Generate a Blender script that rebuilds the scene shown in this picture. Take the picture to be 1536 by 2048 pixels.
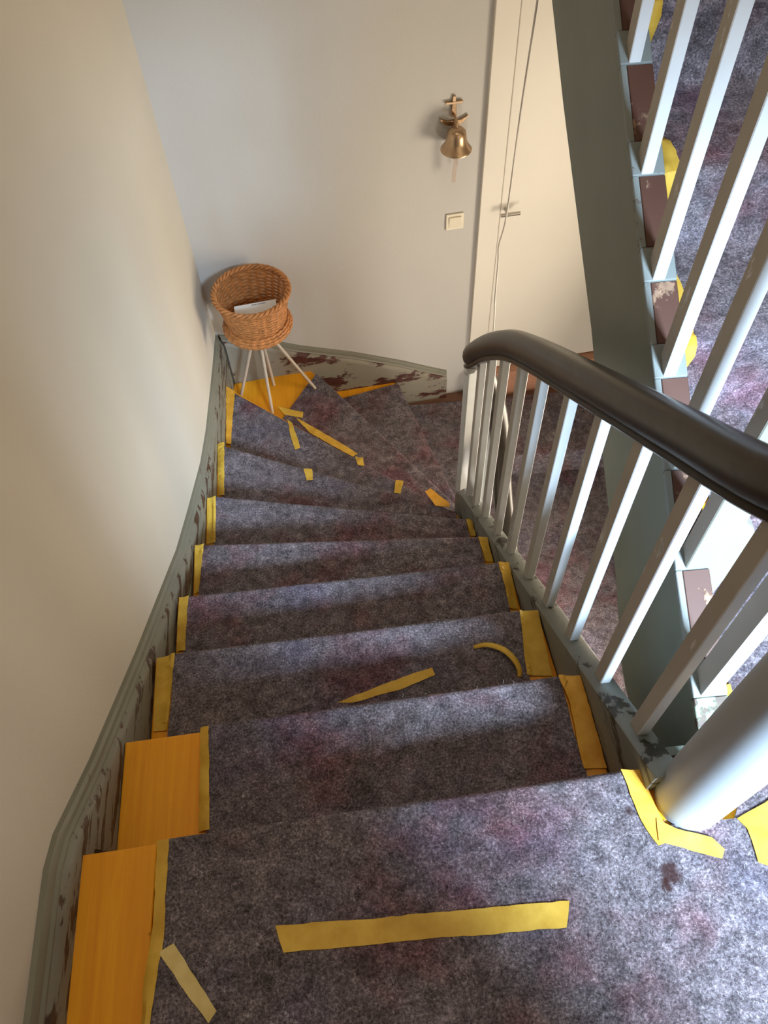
import bpy, bmesh, math, random
from mathutils import Vector, Matrix, noise

for o in list(bpy.data.objects):
    bpy.data.objects.remove(o, do_unlink=True)
SC = bpy.context.scene
COL = SC.collection
RND = random.Random(7)
PI = math.pi

# ------------------------------------------------------------------ camera
cam_d = bpy.data.cameras.new('camera')
cam = bpy.data.objects.new('camera', cam_d)
COL.objects.link(cam)
cam_d.sensor_fit = 'VERTICAL'
cam_d.sensor_height = 36.0
cam_d.lens = 36.0 * 1600 / 2048
cam_d.clip_start = 0.02
CAM_R = ((0.9958, -0.0891, 0.0215), (-0.0859, -0.8247, 0.5590), (-0.0321, -0.5585, -0.8289))
m = Matrix.Identity(4)
for i in range(3):
    m[i][0] = CAM_R[i][0]
    m[i][1] = -CAM_R[i][1]
    m[i][2] = -CAM_R[i][2]
m[2][3] = 3.3
cam.matrix_world = m
SC.camera = cam

# ------------------------------------------------------------------ light and exposure
SC.view_settings.view_transform = 'Standard'
SC.view_settings.look = 'None'
SC.view_settings.gamma = 1.0
SC.view_settings.use_curve_mapping = False
SC.view_settings.exposure = 0.0
world = bpy.data.worlds.new('daylight')
SC.world = world
world.use_nodes = True
bg = world.node_tree.nodes['Background']
bg.inputs['Color'].default_value = (0.75, 0.85, 1.0, 1)
bg.inputs['Strength'].default_value = 1.0


def area(name, loc, target, sx, sy, power, col, spread=PI):
    d = bpy.data.lights.new(name, 'AREA')
    d.shape = 'RECTANGLE'
    d.size, d.size_y = sx, sy
    d.energy = power
    d.color = col
    d.spread = spread
    o = bpy.data.objects.new(name, d)
    COL.objects.link(o)
    o.location = loc
    o.rotation_euler = (Vector(target) - Vector(loc)).to_track_quat('-Z', 'Y').to_euler()
    return o


area('window_daylight', (2.20, -3.10, 4.75), (0.60, 0.5, 1.8), 1.20, 1.20, 270, (0.60, 0.79, 1.0), 1.2)
area('hall_window_light', (1.62, 1.75, 0.95), (-0.6, 1.3, 1.75), 0.8, 0.9, 46, (1.0, 0.86, 0.68))
area('stairwell_window_light', (0.78, 1.10, 0.05), (0.64, 2.9, 0.20), 0.20, 0.30, 11, (1.0, 0.92, 0.82))
area('warm_fill_light', (0.5, 0.9, 5.45), (0.0, 0.5, 1.0), 0.6, 0.6, 25, (1.0, 0.84, 0.66))  # added warm fill from above, stands for no known fitting

# ------------------------------------------------------------------ materials


class NT:
    def __init__(s, name, rough=0.6, spec=0.4):
        s.m = bpy.data.materials.new(name)
        s.m.use_nodes = True
        s.t = s.m.node_tree
        s.b = s.t.nodes['Principled BSDF']
        s.b.inputs['Roughness'].default_value = rough
        s.b.inputs['Specular IOR Level'].default_value = spec
        s.co = s.t.nodes.new('ShaderNodeTexCoord').outputs['Object']

    def n(s, kind, **kw):
        nd = s.t.nodes.new('ShaderNode' + kind)
        for k, v in kw.items():
            setattr(nd, k, v)
        return nd

    def link(s, a, b):
        s.t.links.new(a, b)

    def mapped(s, scale, rot=(0, 0, 0)):
        mp = s.n('Mapping')
        mp.inputs['Scale'].default_value = scale
        mp.inputs['Rotation'].default_value = rot
        s.link(s.co, mp.inputs['Vector'])
        return mp.outputs[0]

    def noise(s, scale, detail=4, rough=0.55, vec=None, dist=0.0):
        nd = s.n('TexNoise')
        nd.inputs['Scale'].default_value = scale
        nd.inputs['Detail'].default_value = detail
        nd.inputs['Roughness'].default_value = rough
        nd.inputs['Distortion'].default_value = dist
        s.link(vec or s.co, nd.inputs['Vector'])
        return nd.outputs['Fac']

    def ramp(s, fac, stops):
        nd = s.n('ValToRGB')
        e = nd.color_ramp.elements
        while len(e) < len(stops):
            e.new(0.5)
        for i, (p, c) in enumerate(stops):
            e[i].position = p
            e[i].color = (c, c, c, 1) if not hasattr(c, '__len__') else (*c, 1)
        s.link(fac, nd.inputs[0])
        return nd.outputs[0]

    def mix(s, fac, a, b, blend='MIX'):
        nd = s.n('Mix', data_type='RGBA', blend_type=blend)
        for sock, v in ((nd.inputs[0], fac), (nd.inputs[6], a), (nd.inputs[7], b)):
            if hasattr(v, 'is_linked'):
                s.link(v, sock)
            else:
                sock.default_value = (*v, 1) if hasattr(v, '__len__') else v
        return nd.outputs[2]

    def color(s, c):
        if hasattr(c, 'is_linked'):
            s.link(c, s.b.inputs['Base Color'])
        else:
            s.b.inputs['Base Color'].default_value = (*c, 1)

    def bump(s, h, strength=0.3, dist=0.002):
        nd = s.n('Bump')
        nd.inputs['Strength'].default_value = strength
        nd.inputs['Distance'].default_value = dist
        s.link(h, nd.inputs['Height'])
        s.link(nd.outputs[0], s.b.inputs['Normal'])


def mat_plain(name, c, rough=0.6, spec=0.4, metal=0.0, var=0.06, scale=30):
    t = NT(name, rough, spec)
    f = t.noise(scale, 4)
    lo = tuple(x * (1 - var) for x in c)
    hi = tuple(min(1, x * (1 + var)) for x in c)
    t.color(t.ramp(f, [(0.3, lo), (0.7, hi)]))
    t.b.inputs['Metallic'].default_value = metal
    return t.m


def mat_wall(name, c):
    t = NT(name, 0.85, 0.2)
    big = t.ramp(t.noise(1.6, 4, 0.5), [(0.3, tuple(x * 0.95 for x in c)), (0.7, c)])
    sc = t.ramp(t.noise(9, 8, 0.75, t.mapped((1, 1, 2.2))), [(0.70, 0.0), (0.76, 1.0)])
    marks = t.ramp(t.noise(2.3, 2), [(0.55, 0.0), (0.62, 0.25)])
    both = t.mix(1.0, sc, marks, 'MULTIPLY')
    t.color(t.mix(both, big, (0.30, 0.26, 0.20)))
    t.bump(t.noise(140, 4, 0.6), 0.25, 0.002)
    return t.m


def mat_felt():
    t = NT('grey_felt', 0.95, 0.1)
    a = t.ramp(t.noise(210, 9, 0.80, dist=0.2), [(0.33, (0.024, 0.018, 0.020)), (0.47, (0.115, 0.096, 0.106)), (0.58, (0.235, 0.205, 0.225)), (0.72, (0.66, 0.62, 0.65))])
    mid = t.ramp(t.noise(34, 6, 0.65, dist=0.5), [(0.30, 0.48), (0.50, 0.95), (0.68, 1.5)])
    a = t.mix(1.0, a, mid, 'MULTIPLY')
    fleck = t.ramp(t.noise(150, 3, 0.6, dist=1.0), [(0.62, 0.0), (0.70, 0.75)])
    a = t.mix(fleck, a, (0.022, 0.016, 0.018))
    red = t.ramp(t.noise(4.3, 3, 0.6), [(0.50, 0.0), (0.68, 0.7)])
    c = t.mix(red, a, t.mix(1.0, a, (0.95, 0.45, 0.48), 'MULTIPLY'))
    blue = t.ramp(t.noise(3.1, 3, 0.6, t.mapped((1, 1.3, 1), (0.4, 0.9, 0.3))), [(0.52, 0.0), (0.70, 0.55)])
    c = t.mix(blue, c, t.mix(1.0, c, (0.75, 0.82, 1.15), 'MULTIPLY'))
    dark = t.ramp(t.noise(11, 4, 0.6), [(0.30, 0.55), (0.52, 0.0)])
    c = t.mix(dark, c, t.mix(1.0, c, (0.55, 0.52, 0.50), 'MULTIPLY'))
    v = t.n('TexVoronoi')
    v.inputs['Scale'].default_value = 150
    t.link(t.co, v.inputs['Vector'])
    sp = t.ramp(v.outputs['Distance'], [(0.10, 0.55), (0.17, 0.0)])
    pick = t.ramp(t.noise(24, 3), [(0.52, 0.0), (0.60, 1.0)])
    c = t.mix(t.mix(1.0, sp, pick, 'MULTIPLY'), c, (0.52, 0.50, 0.50))
    fl = t.ramp(t.noise(38, 6, 0.6, t.mapped((1, 6, 6), (0, 0, 0.7)), 2.0), [(0.66, 0.0), (0.72, 0.5)])
    c = t.mix(fl, c, (0.40, 0.38, 0.39))
    # two dark red-brown stains on the landing felt
    for (sx, sy, sr) in ((0.462, 0.212, 0.020), (0.447, 0.196, 0.012), (0.418, 0.318, 0.010)):
        dv = t.n('VectorMath', operation='DISTANCE')
        t.link(t.co, dv.inputs[0])
        dv.inputs[1].default_value = (sx, sy, 1.808)
        ns = t.n('Math', operation='MULTIPLY_ADD')
        t.link(t.noise(70, 4), ns.inputs[0])
        ns.inputs[1].default_value = 0.03
        t.link(dv.outputs['Value'], ns.inputs[2])
        c = t.mix(t.ramp(ns.outputs[0], [(sr + 0.008, 0.85), (sr + 0.016, 0.0)]), c, (0.030, 0.010, 0.008))
    t.color(c)
    t.bump(t.noise(160, 8, 0.7), 0.6, 0.003)
    return t.m


def mat_tape(name, c, c2):
    t = NT(name, 0.55, 0.35)
    f = t.ramp(t.noise(22, 5, 0.6), [(0.32, c2), (0.62, c)])
    f = t.mix(t.ramp(t.noise(7, 3), [(0.45, 0.0), (0.7, 0.5)]), f, tuple(x * 0.72 for x in c2))
    t.color(f)
    t.bump(t.noise(260, 3), 0.2, 0.0006)
    return t.m


def mat_wood(name, c, c2, rough=0.4):
    t = NT(name, rough, 0.4)
    w = t.noise(34, 8, 0.7, t.mapped((1, 0.05, 1)), 0.4)
    base = t.ramp(w, [(0.3, c2), (0.62, c)])
    big = t.ramp(t.noise(3, 3, 0.5, t.mapped((2, 0.5, 1))), [(0.35, 0.45), (0.6, 0.0)])
    col = t.mix(big, base, c2)
    kn = t.ramp(t.noise(13, 3, 0.5), [(0.72, 0.0), (0.76, 0.7)])
    t.color(t.mix(kn, col, (0.10, 0.03, 0.005)))
    return t.m


def mat_chipped(name, paint, chip, lo=0.54, hi=0.58, stretch=(9, 2.2, 9), rough=0.55, scale=2.2):
    t = NT(name, rough, 0.4)
    p = t.ramp(t.noise(6, 4), [(0.3, tuple(x * 0.86 for x in paint)), (0.7, paint)])
    k = t.ramp(t.noise(scale, 9, 0.68, t.mapped(stretch)), [(lo, 0.0), (hi, 1.0)])
    ch = t.ramp(t.noise(40, 4), [(0.35, tuple(x * 0.55 for x in chip)), (0.65, chip)])
    t.color(t.mix(k, p, ch))
    t.bump(k, 0.5, -0.0012)
    return t.m


M = {}
M['wall'] = mat_wall('cream_wall_plaster', (0.62, 0.565, 0.47))
M['wall_back'] = mat_wall('white_wall_plaster', (0.545, 0.53, 0.505))
M['felt'] = mat_felt()
M['lint'] = mat_plain('pale_lint', (0.40, 0.38, 0.37), 0.9, 0.1, var=0.3, scale=8)
M['tape'] = mat_tape('yellow_masking_tape', (0.72, 0.47, 0.07), (0.58, 0.34, 0.035))
M['tape_orange'] = mat_tape('orange_masking_tape', (0.86, 0.46, 0.06), (0.70, 0.32, 0.025))
M['tape_pale'] = mat_tape('pale_masking_tape', (0.74, 0.60, 0.25), (0.62, 0.47, 0.16))
M['wood'] = mat_wood('orange_varnished_wood', (0.92, 0.42, 0.016), (0.76, 0.29, 0.008), 0.38)
M['wood_dark'] = mat_wood('dark_stained_handrail_wood', (0.055, 0.045, 0.034), (0.028, 0.021, 0.016), 0.34)
M['string'] = mat_chipped('grey_string_paint', (0.215, 0.205, 0.16), (0.085, 0.045, 0.024), 0.53, 0.56, (14, 3.0, 14))
M['moulding'] = mat_chipped('olive_grey_moulding_paint', (0.215, 0.21, 0.16), (0.10, 0.07, 0.045), 0.64, 0.67, (12, 4, 12))
M['string_back'] = mat_chipped('grey_string_paint_back', (0.25, 0.225, 0.175), (0.085, 0.026, 0.018), 0.52, 0.55, (3.0, 3.0, 8), scale=1.6)
M['string_out'] = mat_chipped('grey_outer_string_paint', (0.215, 0.225, 0.205), (0.05, 0.045, 0.035), 0.565, 0.60, (8, 2.0, 8))
M['green'] = mat_plain('grey_green_string_paint', (0.150, 0.172, 0.140), 0.45, 0.4, var=0.10, scale=4)
M['cap_grey'] = mat_chipped('pale_grey_cap_paint', (0.21, 0.235, 0.225), (0.13, 0.065, 0.04), 0.60, 0.64, (9, 9, 9))
M['cap_brown'] = mat_chipped('brown_cap_paint', (0.085, 0.034, 0.021), (0.36, 0.22, 0.14), 0.57, 0.60, (6, 5, 5))
M['cap_green'] = mat_chipped('pale_green_cap_paint', (0.27, 0.33, 0.25), (0.10, 0.065, 0.04), 0.50, 0.54, (7, 5, 7))
M['white'] = mat_plain('white_baluster_paint', (0.74, 0.76, 0.76), 0.42, 0.4, var=0.03, scale=18)
M['board'] = mat_plain('cream_board_paint', (0.26, 0.26, 0.215), 0.45, 0.4, var=0.03, scale=6)
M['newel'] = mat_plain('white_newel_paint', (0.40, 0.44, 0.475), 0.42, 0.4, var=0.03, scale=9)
M['grey_side'] = mat_chipped('grey_undercoat_and_side_shade', (0.47, 0.44, 0.39), (0.70, 0.71, 0.70), 0.60, 0.62, (14, 14, 4))  # undercoat on the lower bars; upper sides have their shade painted in
M['door'] = mat_plain('white_door_paint', (0.74, 0.70, 0.62), 0.45, 0.4, var=0.02, scale=3)
M['steel'] = mat_plain('brushed_steel', (0.62, 0.58, 0.52), 0.28, 0.5, 1.0, 0.05)
M['brass'] = mat_plain('polished_brass', (0.50, 0.35, 0.22), 0.33, 0.5, 1.0, 0.10)
M['plastic'] = mat_plain('ivory_plastic', (0.74, 0.68, 0.54), 0.35, 0.5, var=0.02)
M['wicker'] = mat_plain('honey_wicker', (0.46, 0.19, 0.06), 0.5, 0.4, var=0.35, scale=60)
M['wicker_dark'] = mat_plain('brown_wicker', (0.42, 0.16, 0.05), 0.5, 0.4, var=0.35, scale=60)
M['leg'] = mat_plain('beige_metal_rod', (0.55, 0.47, 0.37), 0.4, 0.5, var=0.05)
M['paper'] = mat_plain('white_paper', (0.80, 0.79, 0.77), 0.7, 0.2, var=0.02)
M['ink'] = mat_plain('grey_print', (0.22, 0.22, 0.24), 0.8, 0.2)
M['brown'] = mat_plain('brown_painted_sill', (0.44, 0.22, 0.14), 0.5, 0.4, var=0.15, scale=9)
M['floor'] = mat_plain('brown_floor', (0.16, 0.08, 0.05), 0.6, 0.3, var=0.2, scale=6)
M['cord'] = mat_plain('white_cord', (0.74, 0.70, 0.64), 0.5, 0.3)
M['ceiling'] = mat_plain('ceiling_paint', (0.70, 0.67, 0.60), 0.9, 0.1, var=0.02)
M['strap'] = mat_plain('grey_leather_strap', (0.50, 0.42, 0.36), 0.7, 0.3)

# ------------------------------------------------------------------ mesh helpers


def obj(name, verts, faces, mats, parent=None, smooth=None, midx=None):
    me = bpy.data.meshes.new(name)
    me.from_pydata([tuple(v) for v in verts], [], faces)
    me.update()
    bm = bmesh.new()
    bm.from_mesh(me)
    bmesh.ops.recalc_face_normals(bm, faces=bm.faces)
    bm.to_mesh(me)
    bm.free()
    for mm in (mats if isinstance(mats, (list, tuple)) else [mats]):
        me.materials.append(mm)
    if midx:
        for p, i in zip(me.polygons, midx):
            p.material_index = i
    if smooth is not None:
        for p in me.polygons:
            p.use_smooth = True
        me.set_sharp_from_angle(angle=math.radians(smooth))
    o = bpy.data.objects.new(name, me)
    COL.objects.link(o)
    if parent is not None:
        o.parent = parent
        o.matrix_parent_inverse = Matrix.Translation(parent.location).inverted()
    return o


def tag(o, label=None, cat=None, group=None, kind=None):
    if label:
        o['label'] = label
    if cat:
        o['category'] = cat
    if group:
        o['group'] = group
    if kind:
        o['kind'] = kind
    return o


def thing(name, label, cat, loc=(0, 0, 0), group=None, kind=None):
    o = bpy.data.objects.new(name, None)
    o.empty_display_size = 0.05
    COL.objects.link(o)
    o.location = loc
    return tag(o, label, cat, group, kind)


class MB:
    """collects shapes into one vertex / face list"""

    def __init__(s):
        s.v, s.f, s.mi = [], [], []

    def add(s, v, f, mi=0):
        b = len(s.v)
        s.v += [Vector(p) for p in v]
        s.f += [tuple(i + b for i in q) for q in f]
        s.mi += [mi] * len(f)

    def build(s, name, mats, parent=None, smooth=None):
        return obj(name, s.v, s.f, mats, parent, smooth, s.mi)


def prism_vf(poly, z0, z1):
    """poly: xy points; z0, z1 numbers or per-point lists"""
    n = len(poly)
    za = z0 if hasattr(z0, '__len__') else [z0] * n
    zb = z1 if hasattr(z1, '__len__') else [z1] * n
    v = [(x, y, za[i]) for i, (x, y) in enumerate(poly)] + [(x, y, zb[i]) for i, (x, y) in enumerate(poly)]
    f = [tuple(reversed(range(n))), tuple(range(n, 2 * n))]
    f += [(i, (i + 1) % n, n + (i + 1) % n, n + i) for i in range(n)]
    return v, f


def prism(name, poly, z0, z1, mat, parent=None):
    v, f = prism_vf(poly, z0, z1)
    return obj(name, v, f, mat, parent)


def box_vf(x0, x1, y0, y1, z0, z1):
    return prism_vf([(x0, y0), (x1, y0), (x1, y1), (x0, y1)], z0, z1)


def bevel(o, w=0.003, seg=2):
    md = o.modifiers.new('bevel', 'BEVEL')
    md.width = w
    md.segments = seg
    md.limit_method = 'ANGLE'
    return o


def catmull(pts, n=8):
    pts = [Vector(p) for p in pts]
    out = []
    P = [2 * pts[0] - pts[1]] + pts + [2 * pts[-1] - pts[-2]]
    for i in range(1, len(P) - 2):
        a, b, c, d = P[i - 1:i + 3]
        for k in range(n):
            t = k / n
            out.append(0.5 * ((2 * b) + (c - a) * t + (2 * a - 5 * b + 4 * c - d) * t * t + (3 * b - a - 3 * c + d) * t ** 3))
    out.append(pts[-1])
    return out


def sweep_vf(path, prof, closed_prof=True, up=Vector((0, 0, 1)), cap=True, frame=None):
    """prof: list of (side, up) offsets"""
    path = [Vector(p) for p in path]
    n = len(prof)
    v, f = [], []
    for i, p in enumerate(path):
        t = (path[min(i + 1, len(path) - 1)] - path[max(i - 1, 0)]).normalized()
        if frame:
            s, u = frame(i, t)
        else:
            s = t.cross(up)
            s = s.normalized() if s.length > 1e-5 else Vector((1, 0, 0))
            u = s.cross(t).normalized()
        for a, b in prof:
            v.append(p + s * a + u * b)
    for i in range(len(path) - 1):
        for j in range(n if closed_prof else n - 1):
            a = i * n + j
            b = i * n + (j + 1) % n
            f.append((a, b, b + n, a + n))
    if cap and closed_prof:
        f.append(tuple(reversed(range(n))))
        f.append(tuple(range((len(path) - 1) * n, len(path) * n)))
    return v, f


def circle(r, n=10, ry=None):
    return [(r * math.cos(2 * PI * k / n), (ry or r) * math.sin(2 * PI * k / n)) for k in range(n)]


def tube_vf(path, r, n=8):
    path = [Vector(p) for p in path]
    d = (path[-1] - path[0])
    up = Vector((0, 0, 1)) if abs(d.normalized().z) < 0.9 else Vector((0, 1, 0))
    return sweep_vf(path, circle(r, n), up=up)


def lathe_vf(prof, n=32, c=(0, 0, 0)):
    v, f = [], []
    for r, z in prof:
        for k in range(n):
            a = 2 * PI * k / n
            v.append((c[0] + r * math.cos(a), c[1] + r * math.sin(a), c[2] + z))
    for i in range(len(prof) - 1):
        for k in range(n):
            a, b = i * n + k, i * n + (k + 1) % n
            f.append((a, b, b + n, a + n))
    f.append(tuple(reversed(range(n))))
    f.append(tuple(range((len(prof) - 1) * n, len(prof) * n)))
    return v, f


def lerp(a, b, t):
    return a + (b - a) * t


# ------------------------------------------------------------------ plan of the stairs (metres)
RISE = 0.18


def Z(k):
    return 1.8 - RISE * k


def xl(y):
    """face of the wall string along the left wall"""
    return -0.556 - 0.020 * (max(y, 0.0) - 0.35)


def xwall(y):
    return xl(y) - 0.030


def xi(y):
    """inner face of the outer string"""
    return 0.454 - 0.069 * (y - 0.39)


def yb(x):
    """back wall plaster"""
    return 2.868 + 0.096 * (x + 0.63)


# nosing lines of the lower flight: left end, right end
N = [((-0.558, 0.346), (0.45, 0.392)), ((-0.561, 0.610), (0.437, 0.655)), ((-0.563, 0.882), (0.415, 0.911)),
     ((-0.566, 1.142), (0.402, 1.160)), ((-0.574, 1.430), (0.385, 1.366)), ((-0.583, 1.753), (0.374, 1.553)),
     ((-0.593, 2.149), (0.355, 1.705)), ((-0.605, 2.660), (0.395, 1.800)), ((-0.215, 2.895), (0.447, 1.915)),
     ((0.212, 2.945), (0.480, 1.945))]


def wrinkle(x, y):
    h = 0.0035 * noise.noise(Vector((x * 4.2, y * 5.0, 1.3))) + 0.0016 * noise.noise(Vector((x * 13, y * 13, 5.1)))
    for (ax, ay, bx, by, w, d) in CREASES:
        dx, dy = bx - ax, by - ay
        L2 = dx * dx + dy * dy
        t = max(0, min(1, ((x - ax) * dx + (y - ay) * dy) / L2))
        q = math.hypot(x - ax - t * dx, y - ay - t * dy) / w
        if q < 3:
            h += d * math.exp(-q * q) * math.sin(PI * min(1, max(0.0, 0.08 + t * 0.9)))
    return max(h, -0.0045)


CREASES = [(-0.14, 0.40, 0.12, 0.62, 0.012, 0.024), (-0.30, 1.50, 0.0, 1.75, 0.012, 0.010), (0.02, 0.99, 0.20, 0.93, 0.012, 0.010),
           (-0.25, 1.90, -0.02, 1.98, 0.012, 0.008), (-0.05, 2.10, 0.15, 2.25, 0.012, 0.010), (0.0, 2.45, 0.22, 2.2, 0.012, 0.008),
           (0.05, 0.70, 0.33, 0.74, 0.012, 0.010), (0.1, 1.24, 0.3, 1.28, 0.01, 0.008), (-0.4, 1.2, -0.2, 1.3, 0.012, 0.007)]
FT = 0.008     # felt lies this high above the wood


# ================================================================== THE SETTING
prism('wall_left', [(-0.80, -3.24), (xwall(-3.24), -3.24), (xwall(0.0), 0.0), (xwall(2.87), 2.868), (-0.80, 2.868)], -0.3, 5.9, M['wall'])
wl = bpy.data.objects['wall_left']
tag(wl, 'cream plastered stair wall on the left side', kind='structure')
wb = prism('wall_back', [(-0.80, yb(-0.80)), (1.85, yb(1.85)), (1.85, yb(1.85) + 0.2), (-0.80, yb(-0.80) + 0.2)], -0.3, 5.9, M['wall_back'])
tag(wb, 'white back wall with bell and switch', kind='structure')
tag(prism('wall_right', [(1.70, -0.59), (1.85, -0.59), (1.85, 3.1), (1.70, 3.1)], -0.3, 5.9, M['wall']), 'right stair wall outside the view', kind='structure')
tag(prism('wall_hall', [(3.60, -3.24), (3.75, -3.24), (3.75, -0.60), (3.60, -0.60)], -0.3, 5.9, M['wall']), 'unseen side wall of the hall added behind the viewer', kind='structure')  # added with the hall behind the camera to shape the daylight
# unseen rear wall of the added hall, with an opening for the daylight
rw = MB()
for a in ((-0.80, 1.56, -0.3, 5.9), (2.84, 3.75, -0.3, 5.9), (1.56, 2.84, -0.3, 4.10), (1.56, 2.84, 5.40, 5.9)):
    rw.add(*box_vf(a[0], a[1], -3.40, -3.25, a[2], a[3]))
# unseen pier and header, added to keep daylight off the left side
rw.add(*box_vf(-0.80, 0.76, -0.72, -0.60, -0.3, 5.9))
rw.add(*box_vf(0.76, 3.60, -0.72, -0.60, 3.46, 5.9))
tag(rw.build('wall_rear', M['wall']), 'unseen rear wall with window opening and added light-blocking pier', kind='structure')
tag(prism('ceiling', [(-0.80, -3.4), (3.75, -3.4), (3.75, 3.2), (-0.80, 3.2)], 5.9, 6.05, M['ceiling']), 'plain ceiling above the stair', kind='structure')
tag(prism('floor', [(-0.80, -3.4), (3.75, -3.4), (3.75, 3.2), (-0.80, 3.2)], -0.30, -0.182, M['floor']), 'brown hall floor at the foot of the stairs', kind='structure')

# upper landing (the viewer stands here): slab + boards
land = prism('floor', [(xl(-3.24), -3.24), (3.59, -3.24), (3.59, -0.58), (1.69, -0.58), (1.69, 0.80), (0.57, 0.80), (0.57, 0.415), (0.46, 0.415), (0.44, 0.36), (xl(0.35), 0.325)], 1.60, 1.770, M['floor'])
tag(land, 'upper landing floor under the felt', kind='structure')
bx = [-0.560, -0.425, -0.26, -0.10, 0.06, 0.22, 0.38, 0.55]
for i in range(len(bx) - 1):
    a, b = bx[i] + 0.001, bx[i + 1] - 0.001
    ye = lambda x: min(0.338 + 0.046 * (x + 0.56), 0.382)
    a0, a1 = (max(a, xl(-1.4)) if i else xl(-1.4)), a
    o = prism('floorboard', [(a, -1.4), (b, -1.4), (b, ye(b)), (a, ye(a))], 1.771, 1.798 - (0.001 if i == 0 else 0), M['wood'], land)
    bevel(o, 0.0015, 1)
o = prism('floorboard', [(0.552, -1.4), (1.69, -1.4), (1.69, 0.79), (0.572, 0.79), (0.572, 0.40), (0.552, 0.40)], 1.771, 1.797, M['wood'], land)
fascia = prism('fascia', [(0.462, 0.416), (0.566, 0.416), (0.566, 0.432), (0.462, 0.432)], 1.42, 1.785, M['green'], land)

# wall string (moulded skirting) along left wall, then back wall
prof = [(0.0, 0.002), (0.010, 0.0), (0.014, -0.010), (0.014, -0.024), (0.019, -0.030), (0.019, -0.036), (0.027, -0.046), (0.030, -0.056), (0.030, -0.50), (0.0, -0.50)]
left_path = [(-1.5, 1.90), (-0.2, 1.90), (0.30, 1.892), (0.36, 1.87), (0.53, 1.735), (0.88, 1.49), (1.36, 1.175), (1.60, 1.05), (1.93, 0.89), (2.15, 0.815), (2.37, 0.765), (2.60, 0.715), (2.868 - 0.0, 0.665)]


def dense(path, n=4):
    out = []
    for (a, b), (c, d) in zip(path[:-1], path[1:]):
        for k in range(n):
            out.append((lerp(a, c, k / n), lerp(b, d, k / n)))
    return out + [path[-1]]


v, f = [], []
dp = dense(left_path)
for (y, z) in dp:
    for (a, b) in prof:
        bb = b if b > -0.2 else max(b, -0.42 if y > 0.36 else -0.13)
        v.append((xwall(y) - 0.001 + a, min(y, yb(-0.62) - a if y > 2.8 else y), z + bb))
n = len(prof)
for i in range(len(dp) - 1):
    for j in range(n):
        a, b = i * n + j, i * n + (j + 1) % n
        f.append((a, b, b + n, a + n))
f += [tuple(range(n)), tuple(reversed(range((len(dp) - 1) * n, len(dp) * n)))]
mi = [1 if (q % n) < 5 and q < (len(dp) - 1) * n else 0 for q in range(len(f))]
tag(obj('trim_1', v, f, [M['string'], M['moulding']], None, 25, mi), 'grey chipped moulded wall string along the left wall', kind='structure')
v, f = [], []
back_path = [(-0.628, 0.665), (-0.40, 0.585), (-0.25, 0.515), (0.0, 0.42), (0.25, 0.305), (0.40, 0.225), (0.49, 0.180)]
dp = dense(back_path)
for i, (x, z) in enumerate(dp):
    for (a, b) in prof:
        bb = b if b > -0.2 else max(-0.36, -z - 0.0)
        v.append((max(x, -0.628 + a) if i == 0 else x, yb(x) + 0.001 - a, z + bb))
for i in range(len(dp) - 1):
    for j in range(n):
        a, b = i * n + j, i * n + (j + 1) % n
        f.append((a, b, b + n, a + n))
f += [tuple(range(n)), tuple(reversed(range((len(dp) - 1) * n, len(dp) * n)))]
mi = [1 if (q % n) < 4 and q < (len(dp) - 1) * n else 0 for q in range(len(f))]
tag(obj('trim_2', v, f, [M['string_back'], M['moulding']], None, 25, mi), 'grey and brown chipped wall string along the back wall', kind='structure')

# door in the back wall


def bw(x, off, z):
    """point on the back wall, off metres in front of it"""
    return Vector((x + off * 0.096, yb(x) - off, z))


def wall_box(mb, x0, x1, o0, o1, z0, z1, mi=0):
    v = [bw(x, o, z) for z in (z0, z1) for (x, o) in ((x0, o0), (x1, o0), (x1, o1), (x0, o1))]
    mb.add(v, [(3, 2, 1, 0), (4, 5, 6, 7), (0, 1, 5, 4), (1, 2, 6, 5), (2, 3, 7, 6), (3, 0, 4, 7)], mi)


door = thing('door_1', 'white flush door at the foot of the stairs with steel lever', None, bw(1.1, 0, 0.17), kind='structure')
d = MB()
wall_box(d, 0.600, 0.690, -0.01, 0.024, 0.17, 2.27)
wall_box(d, 1.52, 1.615, -0.01, 0.016, 0.17, 2.27)
wall_box(d, 0.600, 1.615, -0.01, 0.024, 2.27, 2.36)
bevel(d.build('door_frame', M['door'], door), 0.003)
d = MB()
wall_box(d, 0.6903, 1.516, -0.01, 0.0255, 0.175, 2.268)
leaf = bevel(d.build('door_leaf', M['door'], door), 0.004)
h = MB()
h.add(*tube_vf([bw(0.712, 0.031, 1.145), bw(0.712, 0.064, 1.145)], 0.007))
h.add(*tube_vf([bw(0.680, 0.064, 1.145), bw(0.72, 0.066, 1.146), bw(0.766, 0.066, 1.146)], 0.008))
h.build('lever_handle', M['steel'], leaf, 40)
# brown threshold step under the door
d = MB()
wall_box(d, 0.600, 1.66, 0.0, 0.075, -0.18, 0.168)
s = bevel(d.build('trim_3', M['brown']), 0.004)
tag(s, 'brown painted threshold step below the white door', kind='structure')

# ================================================================== LOWER STAIRCASE
stair = thing('staircase', 'lower winding wooden flight covered in grey felt, going down to the door', 'staircase', (-0.1, 1.2, 0.0))


def nose_dir(k):
    (ax, ay), (bx_, by_) = N[k]
    d = Vector((bx_ - ax, by_ - ay)).normalized()
    return Vector((-d.y, d.x))          # towards the lower side


def off(p, d, a):
    return (p[0] + d.x * a, p[1] + d.y * a)


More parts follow.
